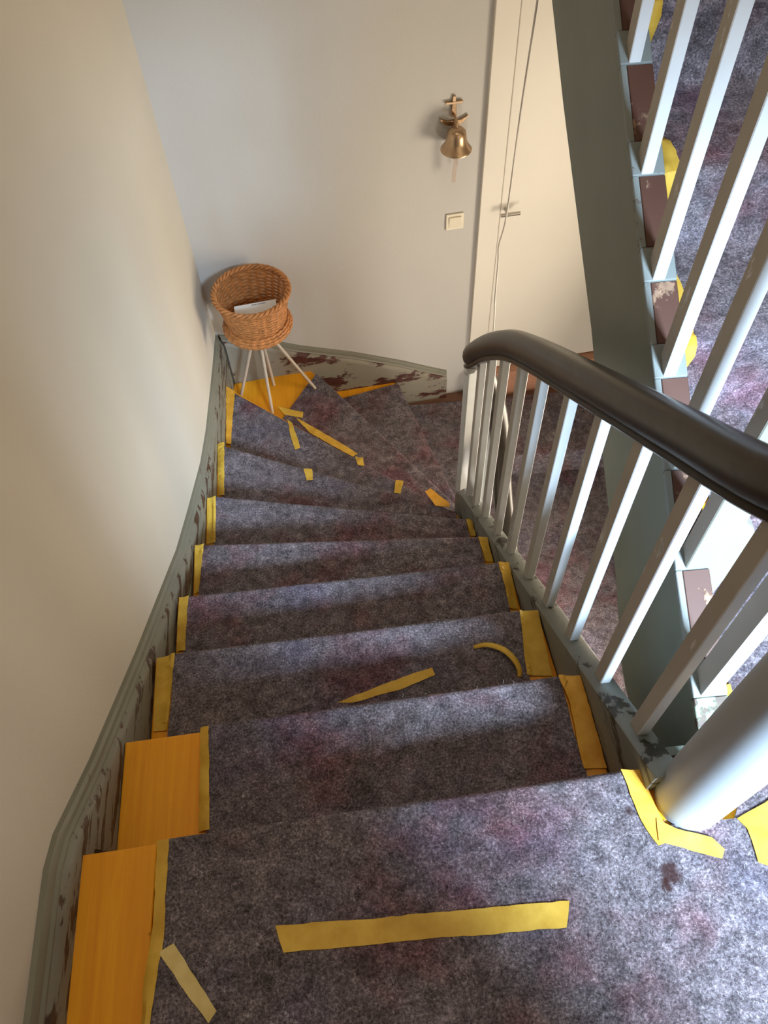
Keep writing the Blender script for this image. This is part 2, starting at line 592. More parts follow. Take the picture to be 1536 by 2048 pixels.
tread_poly = {}
for k in range(1, 9 + 1):
    L0, R0 = N[k - 1]
    L1, R1 = N[k]
    d0, d1 = nose_dir(k - 1), nose_dir(k)
    fl, fr = off(L1, d1, -0.010), off(R1, d1, -0.010)
    bl, br = off(L0, d0, -0.045), off(R0, d0, -0.045)
    poly = [bl, br, fr, fl]
    if k == 8:
        c = (xl(2.8) + 0.002, yb(-0.6) - 0.033)
        poly = [bl, br, fr, fl, c]
    tread_poly[k] = poly
    o = prism('tread', poly, Z(k) - 0.032, Z(k) - 0.001, M['wood'], stair)
    bevel(o, 0.004, 2)
# bottom tread / lower landing boards
o = prism('tread', [off(N[9][0], nose_dir(9), -0.045), off(N[9][1], nose_dir(9), -0.045), (0.52, 2.535), (1.68, 2.535), (1.68, yb(1.68) - 0.005), (0.5, yb(0.5) - 0.005), (0.22, yb(0.22) - 0.032)], -0.035, -0.001, M['floor'], stair)
prism('riser', [(0.50, 2.54), (1.69, 2.54), (1.69, 2.56), (0.50, 2.56)], -0.182, -0.03, M['floor'], stair)
for k in range(0, 10):
    L, R = N[k]
    d = nose_dir(k)
    a, b = off(L, d, -0.040), off(R, d, -0.040)
    a2, b2 = off(L, d, -0.022), off(R, d, -0.022)
    prism('riser', [a, b, b2, a2], Z(k + 1) - 0.002, Z(k) - 0.03, M['wood'], stair)

# outer string with wreath at the turn
WC = (0.459 - 0.03, 1.82)            # centre of the turn
WR = 0.047


def zs(y):
    """top of the outer string along its straight run"""
    return 1.808 - 0.78 * (y - 0.452)


# path: centre line of the string and heights, straight then a half turn to the lower flight
st = []
for y in [0.355, 0.39] + [0.45 + 0.1 * i for i in range(13)] + [1.72]:
    st.append((xi(y) + 0.026, y, zs(y)))
x_end = xi(1.80) + 0.026
WC = (x_end + 0.062, 1.80)
for i in range(13):
    a = PI - PI * i / 12
    st.append((WC[0] + 0.062 * math.cos(a), WC[1] + 0.062 * math.sin(a), zs(1.80) - 0.03 - 0.55 * i / 12))
for y in (1.7, 1.5, 1.2):
    st.append((WC[0] + 0.062, y, zs(1.80) - 0.58 - 0.25 * (1.8 - y)))


def string_mesh(path, half, depth_fn):
    mb = MB()
    P = [Vector(p) for p in path]
    vs = []
    for i, p in enumerate(P):
        t = P[min(i + 1, len(P) - 1)] - P[max(i - 1, 0)]
        t.z = 0
        t.normalize()
        sd = Vector((t.y, -t.x, 0))
        dep = depth_fn(i)
        for (a, b) in ((-half, -0.004), (-half + 0.004, 0.0), (half - 0.004, 0.0), (half, -0.004), (half, -dep), (-half, -dep)):
            vs.append(p + sd * a + Vector((0, 0, b)))
    fs = []
    for i in range(len(P) - 1):
        for j in range(6):
            a, b = i * 6 + j, i * 6 + (j + 1) % 6
            fs.append((a, b, b + 6, a + 6))
    fs += [tuple(range(6)), tuple(reversed(range((len(P) - 1) * 6, len(P) * 6)))]
    mb.add(vs, fs)
    return mb


string_mesh(st, 0.026, lambda i: (0.12 if i < 2 else 0.40) if i < 15 else 0.36).build('outer_string', M['string_out'], stair, 40)

# ================================================================== LOWER BANISTER
ban = thing('banister', 'white banister with dark wooden handrail along the lower flight', 'banister', (0.53, 0.335, 1.8))


def bar(mb, x, y, z0f, z0b, z1, wx=0.021, wy=0.035, rot=0.0):
    """square bar; foot cut along the slope; side facing -x uses material 1"""
    c, s_ = math.cos(rot), math.sin(rot)
    pts = [(-wx / 2, -wy / 2), (wx / 2, -wy / 2), (wx / 2, wy / 2), (-wx / 2, wy / 2)]
    P = [(x + a * c - b * s_, y + a * s_ + b * c) for a, b in pts]
    zb = [z0f, z0f, z0b, z0b]
    zt = z1 if hasattr(z1, '__len__') else [z1] * 4
    v, f = prism_vf(P, zb, zt)
    mb.add(v, f)
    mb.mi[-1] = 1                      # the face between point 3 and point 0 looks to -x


RU = [(0.2, 0.725), (0.5, 0.739), (0.73, 0.752), (1.03, 0.772), (1.33, 0.789), (1.47, 0.786), (1.61, 0.757), (1.75, 0.707), (1.9, 0.65)]


def rail_under(y):
    for (a, p), (b, q) in zip(RU[:-1], RU[1:]):
        if y <= b:
            return zs(y) + lerp(p, q, (y - a) / (b - a))
    return zs(y) + RU[-1][1]


feet = [(0.489, 0.452), (0.478, 0.604), (0.467, 0.760), (0.457, 0.908), (0.447, 1.055), (0.436, 1.213), (0.427, 1.350), (0.417, 1.490), (0.409, 1.604), (0.403, 1.699)]
for (x, y) in feet:
    b = MB()
    cx, cy = x - 0.0105, y + 0.0175
    bar(b, cx, cy, zs(y) - 0.004, zs(y + 0.035) - 0.004, [rail_under(y) + 0.012] * 2 + [rail_under(y + 0.035) + 0.012] * 2)
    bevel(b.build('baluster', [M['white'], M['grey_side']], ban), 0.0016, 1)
# handrail path (centre)
rp = [(0.512, 0.375, rail_under(0.36) + 0.035)]
for y in (0.5, 0.7, 0.9, 1.1, 1.3, 1.45, 1.58, 1.70):
    rp.append((xi(y) + 0.026, y, rail_under(y) + 0.032))
rp += [(x_end - 0.003, 1.79, 1.475), (WC[0] - 0.045, 1.845, 1.40), (WC[0], 1.872, 1.28), (WC[0] + 0.045, 1.85, 1.13), (WC[0] + 0.062, 1.79, 0.99),
       (WC[0] + 0.062, 1.66, 0.86), (WC[0] + 0.062, 1.4, 0.72), (WC[0] + 0.062, 1.0, 0.58)]
ze = 1.64
rprof = [(-0.022, -0.038), (0.022, -0.038), (0.0265, -0.033), (0.0265, -0.027), (0.022, -0.0235), (0.030, -0.016), (0.035, 0.0), (0.034, 0.016), (0.025, 0.031), (0.010, 0.038), (-0.010, 0.038), (-0.025, 0.031), (-0.034, 0.016), (-0.035, 0.0), (-0.030, -0.016), (-0.022, -0.0235), (-0.0265, -0.027), (-0.0265, -0.033)]
v, f = sweep_vf(catmull(rp, 8), rprof)
obj('handrail', v, f, M['wood_dark'], ban, 35)
# white end plank of the turn and curved panel under the handrail
b = MB()
bar(b, xi(1.79) + 0.022, 1.80, zs(1.78) - 0.01, zs(1.80) - 0.03, ze - 0.19, 0.040, 0.030, 0.35)
bevel(b.build('end_plank', M['white'], ban), 0.003, 2)
v, f = [], []
nn = 14
for i in range(nn + 1):
    a = PI * 0.80 - PI * 0.80 * i / nn
    q = i / nn
    zt = ze - 0.22 - 0.42 * q
    zb_ = zs(1.80) - 0.10 - 0.55 * q
    for r in (0.045, 0.060):
        for z in (zb_, zt):
            v.append((WC[0] + r * math.cos(a), WC[1] + r * math.sin(a), z))
for i in range(nn):
    a = i * 4
    f += [(a, a + 1, a + 5, a + 4), (a + 2, a + 6, a + 7, a + 3), (a + 1, a + 3, a + 7, a + 5), (a, a + 4, a + 6, a + 2)]
f += [(0, 2, 3, 1), (nn * 4, nn * 4 + 1, nn * 4 + 3, nn * 4 + 2)]
obj('curved_panel', v, f, M['white'], ban, 40)
# bracket lobes below the end of the handrail
v, f = sweep_vf(catmull([(x_end - 0.012, 1.77, ze - 0.20), (x_end - 0.016, 1.79, ze - 0.225), (x_end - 0.005, 1.815, ze - 0.27)], 5), circle(0.016, 10))
obj('scroll_end', v, f, M['white'], ban, 50)
# newel post between both flights
prof_n = [(0.0585, 0.0), (0.0595, 0.01), (0.0595, 0.55), (0.058, 0.80), (0.064, 0.82), (0.064, 0.85), (0.055, 0.87), (0.058, 0.93), (0.045, 0.965), (0.02, 0.98)]
v, f = lathe_vf(prof_n, 40, (0.530, 0.335, 1.797))
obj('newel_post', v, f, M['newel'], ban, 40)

# ================================================================== UPPER FLIGHT
ust = thing('staircase', 'upper flight on the right with grey green closed string, rising away', 'staircase', (0.9, 0.8, 1.8))


def zu(y):
    """top of the upper string"""
    return 2.08 + 0.60 * (y - 0.86) if y > 0.66 else 1.96 + 0.47 * (y - 0.66)


XS0, XS1 = 0.566, 0.628
ys = [0.41, 0.5, 0.6, 0.66, 0.72, 0.86, 1.10, 1.37, 1.60, 1.87, 2.4]
bot = {0.41: 1.50, 0.5: 1.50, 0.6: 1.50, 0.66: 1.50, 0.72: 1.52, 0.86: 1.64, 1.10: 1.78, 1.37: 1.96, 1.60: 2.08, 1.87: 2.22, 2.4: 2.53}
v = []
for y in ys:
    for x in (XS0, XS1):
        v += [(x, y, bot[y]), (x, y, zu(y) - 0.012)]
f = []
for i in range(len(ys) - 1):
    a = i * 4
    f += [(a, a + 1, a + 5, a + 4), (a + 2, a + 6, a + 7, a + 3), (a + 1, a + 3, a + 7, a + 5), (a, a + 4, a + 6, a + 2)]
e = (len(ys) - 1) * 4
f += [(0, 2, 3, 1), (e, e + 1, e + 3, e + 2)]
bevel(obj('closed_string', v, f, M['green'], ust), 0.002, 1)
# capping of the string: grey block behind each baluster foot, brown filler in between
ufeet = [0.490, 0.700, 0.862, 1.012, 1.172, 1.350, 1.540, 1.735, 1.93, 2.12]
UX = 0.594


def cap_piece(name, y0, y1, mat, lift=0.0, x0=XS0 - 0.001, x1=XS1 + 0.001):
    v, f = prism_vf([(x0, y0), (x1, y0), (x1, y1), (x0, y1)], [zu(y0) - 0.016] * 2 + [zu(y1) - 0.016] * 2, [zu(y0) + lift] * 2 + [zu(y1) + lift] * 2)
    return bevel(obj(name, v, f, mat, ust), 0.0015, 1)


cap_piece('string_cap', 0.41, 0.488, M['cap_green'])
for i, y in enumerate(ufeet):
    nxt = ufeet[i + 1] if i + 1 < len(ufeet) else 2.4
    g1 = y + 0.045 + 0.06 * (nxt - y) if i else y + 0.06
    cap_piece('string_cap', y - 0.001, g1, M['cap_grey'])
    o = cap_piece('cap_filler', g1 + 0.001, nxt - 0.002, M['cap_brown'], -0.0015, XS0 + 0.012, XS1 + 0.001)
    cap_piece('string_cap', g1 + 0.0005, nxt - 0.0015, M['cap_grey'], -0.001, XS0 - 0.001, XS0 + 0.0115)
    if i == 0:
        o['label'] = 'bare red-brown filler strip between two balusters'
UN = [0.80, 1.10, 1.40, 1.70, 2.00, 2.30]      # nosing lines k=1..6
UXL, UXR = XS1 + 0.001, 1.695
for k, y in enumerate(UN):
    z = 1.8 + RISE * (k + 1)
    yn = UN[k + 1] if k + 1 < len(UN) else y + 0.3
    o = prism('tread', [(UXL, y), (UXR, y), (UXR, yn + 0.03), (UXL, yn + 0.03)], z - 0.032, z - 0.001, M['wood'], ust)
    bevel(o, 0.004, 2)
    prism('riser', [(UXL, y + 0.02), (UXR, y + 0.02), (UXR, y + 0.038), (UXL, y + 0.038)], z - RISE - 0.002, z - 0.03, M['wood'], ust)
v, f = prism_vf([(UXL, 0.81), (UXR, 0.81), (UXR, 2.58), (UXL, 2.58)], [1.62, 1.62, 2.62, 2.62], [1.64, 1.64, 2.64, 2.64])
obj('soffit', v, f, M['ceiling'], ust)

ub = thing('banister', 'white banister of the upper flight beside grey green string', 'banister', (0.6, 0.49, 1.86))
for i, y in enumerate(ufeet):
    if i == 1:
        continue
    b = MB()
    wy = 0.045 if i == 0 else 0.038
    bar(b, UX, y + wy / 2, zu(y) - 0.005, zu(y + wy) - 0.005, zu(y) + 0.80, 0.024 if i else 0.030, wy)
    bevel(b.build('baluster', [M['white'], M['grey_side']], ub), 0.0016, 1)  # shade of the left faces is put into their grey
# wide starting board with a rounded foot
out = [(0.584, 1.956), (0.632, 1.956), (0.640, 1.945), (0.642, 1.855), (0.672, 1.852), (0.681, 1.99), (0.684, 2.05), (0.681, 2.08), (0.672, 2.104), (0.650, 2.128), (0.650, 2.135), (0.651, 2.75), (0.584, 2.75)]
v = [(x, 0.700, z) for x, z in out] + [(x, 0.738, z + (0.02 if i < 3 else 0)) for i, (x, z) in enumerate(out)]
nn = len(out)
f = [tuple(range(nn)), tuple(reversed(range(nn, 2 * nn)))] + [(i, i + nn, (i + 1) % nn + nn, (i + 1) % nn) for i in range(nn)]
mi = [0] * len(f)
mi[-1] = 1
bevel(obj('starting_board', v, f, [M['board'], M['grey_side']], ub, None, mi), 0.002, 1)
up_path = [(0.545, 0.345, 2.66), (0.575, 0.40, 2.67), (UX, 0.50, zu(0.50) + 0.82)] + [(UX, y, zu(y) + 0.82) for y in (0.7, 0.9, 1.2, 1.6, 2.0, 2.38)]
v, f = sweep_vf(catmull(up_path, 6), rprof)
obj('handrail', v, f, M['wood_dark'], ub, 50)

# ================================================================== FELT


def loft(name, stations, nx, mat, parent=None, thick=0.005, seed=0.0, ragged=0.004, sides=(True, True)):
    """stations: (left xyz, right xyz, wrinkle weight)"""
    v, f = [], []
    for (L, R, w) in stations:
        L, R = Vector(L), Vector(R)
        for i in range(nx + 1):
            s_ = i / nx
            p = L.lerp(R, s_)
            if (i == 0 and sides[0]) or (i == nx and sides[1]):
                d = (R - L).normalized()
                p = p + d * (ragged * noise.noise(Vector((p.y * 14, p.z * 14, seed + i))))
            p.z += w * wrinkle(p.x, p.y)
            # slack of the cloth over the nosing
            v.append(p)
    for j in range(len(stations) - 1):
        for i in range(nx):
            a = j * (nx + 1) + i
            f.append((a, a + 1, a + nx + 2, a + nx + 1))
    o = obj(name, v, f, mat, parent, 60)
    md = o.modifiers.new('thickness', 'SOLIDIFY')
    md.thickness = thick
    md.offset = -1
    o.modifiers.new('crisp_edges', 'EDGE_SPLIT').split_angle = math.radians(65)
    return o


def down_stations(A, B, C, Dd, z, zlow, nmid=9, riser=True):
    """felt over one tread: back line A(left) B(right); front line C(left) D(right); z tread height; then roll and riser down to zlow"""
    A, B, C, Dd = (Vector((*p, 0)) for p in (A, B, C, Dd))
    dl, dr = (C - A).normalized(), (Dd - B).normalized()
    nd = (Dd - C).normalized()
    nrm = Vector((-nd.y, nd.x, 0))
    out = []
    for i in range(nmid):
        t = i / (nmid - 1)
        l, r = A.lerp(C - nrm * 0.012, t), B.lerp(Dd - nrm * 0.012, t)
        h = FT + 0.002 * (1 - t) ** 4
        out.append(((l.x, l.y, z + h), (r.x, r.y, z + h), 1.0 if 0 < i < nmid - 1 else 0.5))
    for q in (30, 60, 90, 125):
        a = math.radians(q)
        ox, oz = -0.012 + 0.014 * math.sin(a), FT - 0.014 * (1 - math.cos(a))
        l, r = C + nrm * ox, Dd + nrm * ox
        out.append(((l.x, l.y, z + oz), (r.x, r.y, z + oz), 0.3))
    if riser:
        for t in (0.25, 0.6, 1.0):
            ox = -0.006 - 0.010 * math.sin(t * PI * 0.8)
            l, r = C + nrm * ox, Dd + nrm * ox
            zz = lerp(z - 0.03, zlow + 0.012, t)
            out.append(((l.x, l.y, zz), (r.x, r.y, zz), 0.0))
    return out


def lint(parent, area_fn, count, size=(0.006, 0.022), w=0.00028):
    mb_v, mb_f = [], []
    for _ in range(count):
        x, y, z = area_fn()
        a = RND.uniform(0, 2 * PI)
        L = RND.uniform(*size)
        cur = RND.uniform(-2.2, 2.2)
        px, py = x, y
        base = len(mb_v)
        for k in range(5):
            ca, sa = math.cos(a), math.sin(a)
            zz = z + 0.0012 + 0.0015 * math.sin(PI * k / 4) + wrinkle(px, py)
            mb_v.append((px - sa * w, py + ca * w, zz))
            mb_v.append((px + sa * w, py - ca * w, zz))
            if k:
                b = base + 2 * k
                mb_f.append((b - 2, b - 1, b + 1, b))
            px += ca * L / 4
            py += sa * L / 4
            a += cur * 0.55
    o = obj('lint', mb_v, mb_f, M['lint'], parent)
    o['kind'] = 'stuff'
    return o


# landing felt: main sheet (rolls over the top nosing) plus the wing right of the newel
Lf, Rf = (-0.410, 0.350), (0.428, 0.392)
stn = []
for y in [-0.55 + 0.055 * i for i in range(16)]:
    stn.append(((-0.425 + 0.015 * max(0, (y + 0.1) / 0.4), y, 1.8 + FT), (0.455 if y > 0.27 else 0.455, y, 1.8 + FT), 1.0))
fl = loft('landing_felt', stn + down_stations((-0.411, 0.275), (0.442, 0.29), Lf, Rf, 1.8, 1.68, 4, True)[1:], 60, M['felt'], sides=(True, False))
tag(fl, 'grey fleece felt on the upper landing in the foreground', 'floor felt')
fl2 = loft('felt_wing', [((0.455, y, 1.8 + FT), (1.68, y, 1.8 + FT), 1.0) for y in [-0.55 + 0.055 * i for i in range(16)] + [0.29]], 60, M['felt'], fl, sides=(False, True))
fl3 = loft('felt_wing', [((0.592 + 0.078 * max(0, min(1, (y - 0.28) / 0.12)), y, 1.8 + FT), (1.68, y, 1.8 + FT), 1.0) for y in [0.288 + 0.042 * i for i in range(13)]], 40, M['felt'], fl)
lint(fl, lambda: (RND.uniform(-0.4, 1.1), RND.uniform(-0.1, 0.34), 1.8 + FT) , 1300, (0.003, 0.018), 0.00016)

# runner on the straight steps 1..6
FL = [(-0.400, 0.350), (-0.385, 0.618), (-0.514, 0.880), (-0.537, 1.142), (-0.544, 1.430), (-0.550, 1.753), (-0.568, 2.140)]
FR = [(0.424, 0.392), (0.390, 0.655), (0.366, 0.911), (0.373, 1.160), (0.357, 1.365), (0.354, 1.553), (0.348, 1.708)]
FLb = {1: (-0.372, 0.345), 2: (-0.522, 0.612), 3: (-0.540, 0.882), 4: (-0.552, 1.142), 5: (-0.546, 1.43), 6: (-0.562, 1.753)}
FRb = {1: (0.402, 0.392), 2: (0.355, 0.655), 3: (0.378, 0.911), 4: (0.366, 1.16), 5: (0.360, 1.366), 6: (0.352, 1.553)}
run = []
for k in range(1, 7):
    d0 = nose_dir(k - 1)
    A, B = off(FLb[k], d0, -0.012), off(FRb[k], d0, -0.012)
    run += down_stations(A, B, FL[k], FR[k], Z(k), Z(k + 1), 10, True)
rn = loft('stair_felt', run, 56, M['felt'])
tag(rn, 'grey fleece felt runner on the straight steps of the lower flight', 'stair felt')


def on_step(k):
    t = RND.random()
    s_ = RND.random()
    A, B, C, Dd = Vector(FLb[k]), Vector(FRb[k]), Vector(FL[k]), Vector(FR[k])
    p = A.lerp(C, t).lerp(B.lerp(Dd, t), s_)
    return (p.x, p.y, Z(k) + FT)


lint(rn, lambda: on_step(RND.choice((1, 1, 2, 2, 3, 4, 5, 6))), 1800, (0.003, 0.016), 0.00016)

# winders
w7 = loft('winder_felt', down_stations(off((-0.566, 2.149), nose_dir(6), -0.01), (0.345, 1.69), (-0.575, 2.610), (0.385, 1.803), Z(7), Z(8), 14), 50, M['felt'])
tag(w7, 'grey felt sheet on the first winder step with a short tape strip', 'stair felt')
w8 = loft('winder_felt', down_stations(off((-0.415, 2.490), nose_dir(7), -0.012), (0.388, 1.80), (-0.185, 2.850), (0.440, 1.920), Z(8), Z(9), 12), 44, M['felt'])
tag(w8, 'grey felt sheet on the corner winder under the basket stand', 'stair felt')
w9 = loft('winder_felt', down_stations(off((-0.155, 2.82), nose_dir(8), -0.012), (0.442, 1.92), (0.225, 2.905), (0.478, 1.95), Z(9), Z(10), 12), 40, M['felt'])
tag(w9, 'grey felt sheet on the last winder before the bottom landing', 'stair felt')
# bottom landing felt + basement runner
b10 = []
for i in range(9):
    y = 2.900 - 0.045 * i
    t = (2.905 - y) / (2.905 - 1.95)
    if y > 2.87:
        y = 2.90
    b10.append(((lerp(0.225, 0.478, t) - 0.01, y, FT), (1.66, y, FT), 0.6))
b10 += down_stations((0.34, 2.54), (1.66, 2.54), (0.345, 2.515), (1.66, 2.515), 0.0, -0.18, 3, True)[1:]
b10 += [((0.535, y, -0.18 + FT), (1.66, y, -0.18 + FT), 1.0) for y in [2.48 - 0.06 * i for i in range(34)]]
bf = loft('bottom_felt', b10, 44, M['felt'])
tag(bf, 'brownish grey felt on the bottom landing and hall floor, seen between the white balusters', 'floor felt')

loft('felt_patch', [((lerp(0.225, 0.478, (2.905 - y) / 0.955) - 0.01, y, FT), (0.545, y, FT), 0.4) for y in [2.545 - 0.049 * i for i in range(13)]], 10, M['felt'], bf)
# upper runner
us = []
for k, y in enumerate(UN[:5]):
    z = 1.8 + RISE * (k + 1)
    zl = z - RISE
    xl_, xr_ = 0.668, 1.66
    if k == 0:
        us.append(((xl_, y - 0.03, zl + FT), (xr_, y - 0.03, zl + FT), 0.3))
    us += [((xl_, y + 0.006, zl + 0.02), (xr_, y + 0.006, zl + 0.02), 0.0), ((xl_, y + 0.004, zl + 0.09), (xr_, y + 0.004, zl + 0.09), 0.0), ((xl_, y - 0.008, z - 0.02), (xr_, y - 0.008, z - 0.02), 0.0)]
    for q in (-20, 20, 55, 90):
        a = math.radians(q)
        us.append(((xl_, y + 0.006 - 0.016 * math.cos(a), z + FT - 0.016 * (1 - math.sin(a))), (xr_, y + 0.006 - 0.016 * math.cos(a), z + FT - 0.016 * (1 - math.sin(a))), 0.4))
    for t in (0.2, 0.4, 0.6, 0.8, 0.96):
        yy = lerp(y + 0.006, UN[k + 1] + 0.004, t)
        us.append(((xl_ + 0.01 * math.sin(9 * t + k), yy, z + FT), (xr_, yy, z + FT), 1.0))
uf = loft('stair_felt', us, 50, M['felt'])
tag(uf, 'grey fleece felt on the upper flight behind the slanting balusters', 'stair felt')

# ================================================================== TAPE
TAPE = {
 "L0a":(0,[(-0.422, 0.347), (-0.401, 0.348), (-0.401, 0.266), (-0.4, 0.189), (-0.406, 0.153), (-0.413, 0.073), (-0.413, 0.024), (-0.432, 0.026), (-0.43, 0.074), (-0.43, 0.134), (-0.419, 0.214)]),
 "L0b":(0,[(-0.407, 0.171), (-0.383, 0.182), (-0.345, 0.13), (-0.309, 0.08), (-0.321, 0.064), (-0.363, 0.114)]),
 "mid0":(0,[(-0.214, 0.193), (-0.09, 0.19), (0.037, 0.189), (0.165, 0.188), (0.281, 0.186), (0.275, 0.166), (0.268, 0.147), (0.158, 0.148), (0.033, 0.151), (-0.092, 0.151), (-0.201, 0.152), (-0.208, 0.172)]),
 "R0a":(0,[(0.421, 0.393), (0.454, 0.389), (0.465, 0.326), (0.474, 0.288), (0.473, 0.263), (0.453, 0.258), (0.439, 0.287), (0.431, 0.317)]),
 "R0b":(0,[(0.461, 0.302), (0.491, 0.282), (0.547, 0.262), (0.563, 0.241), (0.554, 0.227), (0.507, 0.244), (0.455, 0.265)]),
 "N0r":(0,[(0.601, 0.289), (0.671, 0.317), (0.74, 0.346), (0.701, 0.197), (0.631, 0.208), (0.614, 0.216), (0.613, 0.271)]),
 "U0":(0,[(0.656, 0.532), (0.671, 0.534), (0.67, 0.495), (0.669, 0.454), (0.65, 0.443), (0.653, 0.486)]),
 "L1":(1,[(-0.398, 0.614), (-0.379, 0.614), (-0.374, 0.502), (-0.369, 0.4), (-0.393, 0.399), (-0.395, 0.504)]),
 "L2":(2,[(-0.559, 0.871), (-0.512, 0.878), (-0.516, 0.778), (-0.52, 0.681), (-0.554, 0.682), (-0.557, 0.775)]),
 "L3":(3,[(-0.562, 1.14), (-0.533, 1.141), (-0.536, 1.084), (-0.534, 0.969), (-0.559, 0.969), (-0.562, 1.07)]),
 "L4":(4,[(-0.57, 1.43), (-0.54, 1.43), (-0.545, 1.345), (-0.551, 1.251), (-0.565, 1.247), (-0.568, 1.357)]),
 "L5":(5,[(-0.581, 1.748), (-0.548, 1.749), (-0.543, 1.548), (-0.574, 1.547)]),
 "L6":(6,[(-0.592, 2.149), (-0.563, 2.151), (-0.556, 1.882), (-0.580, 1.885)]),
 "L7":(7,[(-0.602, 2.64), (-0.56, 2.602), (-0.568, 2.438), (-0.572, 2.287), (-0.594, 2.295), (-0.598, 2.472)]),
 "R1":(1,[(0.387, 0.655), (0.437, 0.651), (0.442, 0.545), (0.446, 0.447), (0.398, 0.449), (0.397, 0.49), (0.4, 0.588)]),
 "R2":(2,[(0.368, 0.909), (0.416, 0.906), (0.415, 0.811), (0.415, 0.727), (0.354, 0.733), (0.36, 0.816)]),
 "R3":(3,[(0.37, 1.158), (0.401, 1.158), (0.402, 1.083), (0.401, 1.004), (0.377, 1.006), (0.375, 1.086)]),
 "R4":(4,[(0.354, 1.362), (0.383, 1.361), (0.388, 1.268), (0.364, 1.268)]),
 "R5":(5,[(0.351, 1.55), (0.372, 1.548), (0.375, 1.48), (0.357, 1.48)]),
 "d2":(2,[(-0.111, 0.708), (-0.007, 0.74), (0.064, 0.76), (0.126, 0.775), (0.131, 0.755), (0.092, 0.742), (0.039, 0.725), (-0.077, 0.704)]),
 "N7a":(8,[(-0.387, 2.649), (-0.263, 2.599), (-0.267, 2.564), (-0.353, 2.593)]),
 "N7b":(8,[(-0.305, 2.575), (-0.188, 2.474), (-0.074, 2.372), (-0.017, 2.315), (-0.041, 2.3), (-0.11, 2.358), (-0.236, 2.467)]),
 "t7":(7,[(-0.321, 2.407), (-0.299, 2.383), (-0.282, 2.308), (-0.266, 2.232), (-0.289, 2.223), (-0.305, 2.291)]),
 "N7c":(7,[(-0.03, 2.158), (0.006, 2.143), (0.007, 2.102), (-0.02, 2.11)]),
 "N6a":(6,[(-0.238, 1.979), (-0.204, 1.973), (-0.202, 1.912), (-0.228, 1.915)]),
 "N6b":(7,[(0.136, 2.012), (0.167, 2.003), (0.148, 1.94), (0.121, 1.948)]),
 "N6r":(7,[(0.277, 1.952), (0.347, 1.867), (0.344, 1.849), (0.287, 1.863), (0.252, 1.939)]),
 "f1":(11,[(0.992, 1.964), (1.022, 1.961), (1.024, 1.826), (0.998, 1.821)]),
 "f2":(11,[(0.833, 1.963), (0.898, 1.962), (0.89, 1.923), (0.828, 1.926)]),
 "f3":(11,[(1.02, 1.651), (1.051, 1.648), (1.042, 1.46), (1.013, 1.457)]),
}
TINFO = {
 "L0a": ("tape", "yellow tape along left felt edge of the landing beside wide orange board"),
 "L0b": ("tape_pale", "pale tape strip lying slanted at the lower left of the landing felt"),
 "mid0": ("tape", "long straight yellow tape strip across the middle of the landing felt"),
 "R0a": ("tape_orange", "crumpled yellow tape at left side of the round newel foot"),
 "R0b": ("tape", "short tape tail in front of the round newel foot, cut end pointing right"),
 "N0r": ("tape_orange", "orange tape patch on the landing right of the newel foot"),
 "U0": ("tape", "narrow yellow tape beside the green string on the right, above the newel"),
 "L1": ("tape", "olive tape strip at the right edge of orange board, first step down"),
 "L2": ("tape", "yellow tape along left felt edge, second step below the landing"),
 "L3": ("tape", "yellow tape along left felt edge, third step below the landing"),
 "L4": ("tape", "yellow tape along left felt edge, fourth step below the landing"),
 "L5": ("tape", "yellow tape along left felt edge, fifth step below the landing"),
 "L6": ("tape", "yellow tape along left felt edge, sixth step below the landing"),
 "L7": ("tape_orange", "orange yellow tape beside left wall string near the basket stand"),
 "R1": ("tape_orange", "crumpled orange tape along right felt edge, first step below the landing"),
 "R2": ("tape", "wide yellow tape along right felt edge, second step below the landing"),
 "R3": ("tape", "yellow tape along right felt edge, third step below the landing"),
 "R4": ("tape", "yellow tape along right felt edge, fourth step below the landing"),
 "R5": ("tape", "narrow yellow tape along right felt edge, fifth step below the landing"),
 "d2": ("tape", "ragged slanting tape strip in the middle of the second step"),
 "N7a": ("tape", "small torn tape piece at the foot of the basket stand"),
 "N7b": ("tape", "long tape strip following the winder edge right of the basket stand"),
 "t7": ("tape", "short upright tape strip hanging on the first winder felt"),
 "N7c": ("tape", "small square tape patch on the edge of the corner winder, middle"),
 "N6a": ("tape", "small square tape patch on the edge of the sixth step"),
 "N6b": ("tape", "small square tape patch near the inner end of the winders"),
 "N6r": ("tape_orange", "orange tape wedge at the inner winder tip by the turn of the banister"),
 "f1": ("tape_orange", "orange tape strip on the hall floor seen between balusters, upper one"),
 "f2": ("tape_orange", "short crosswise orange tape on the hall floor seen between balusters"),
 "f3": ("tape_orange", "orange tape strip on the hall floor seen between balusters, lower one"),
}


def felt_edge_ok(k, x, y):
    return any(felt_inside(k, x + d, y) for d in (0, 0.009, -0.009))


def felt_inside(k, x, y):
    if k == 0:
        if 0.40 < y and x > 0.4:
            return True
        return x > -0.415
    if 1 <= k <= 6:
        (ax, ay), (bx_, by_) = FLb[k], FL[k]
        t = (y - ay) / max(0.05, by_ - ay)
        l = lerp(ax, bx_, max(0, min(1, t)))
        (ax, ay), (bx_, by_) = FRb[k], FR[k]
        t = (y - ay) / max(0.05, by_ - ay)
        r = lerp(ax, bx_, max(0, min(1, t)))
        return l < x < r
    return True


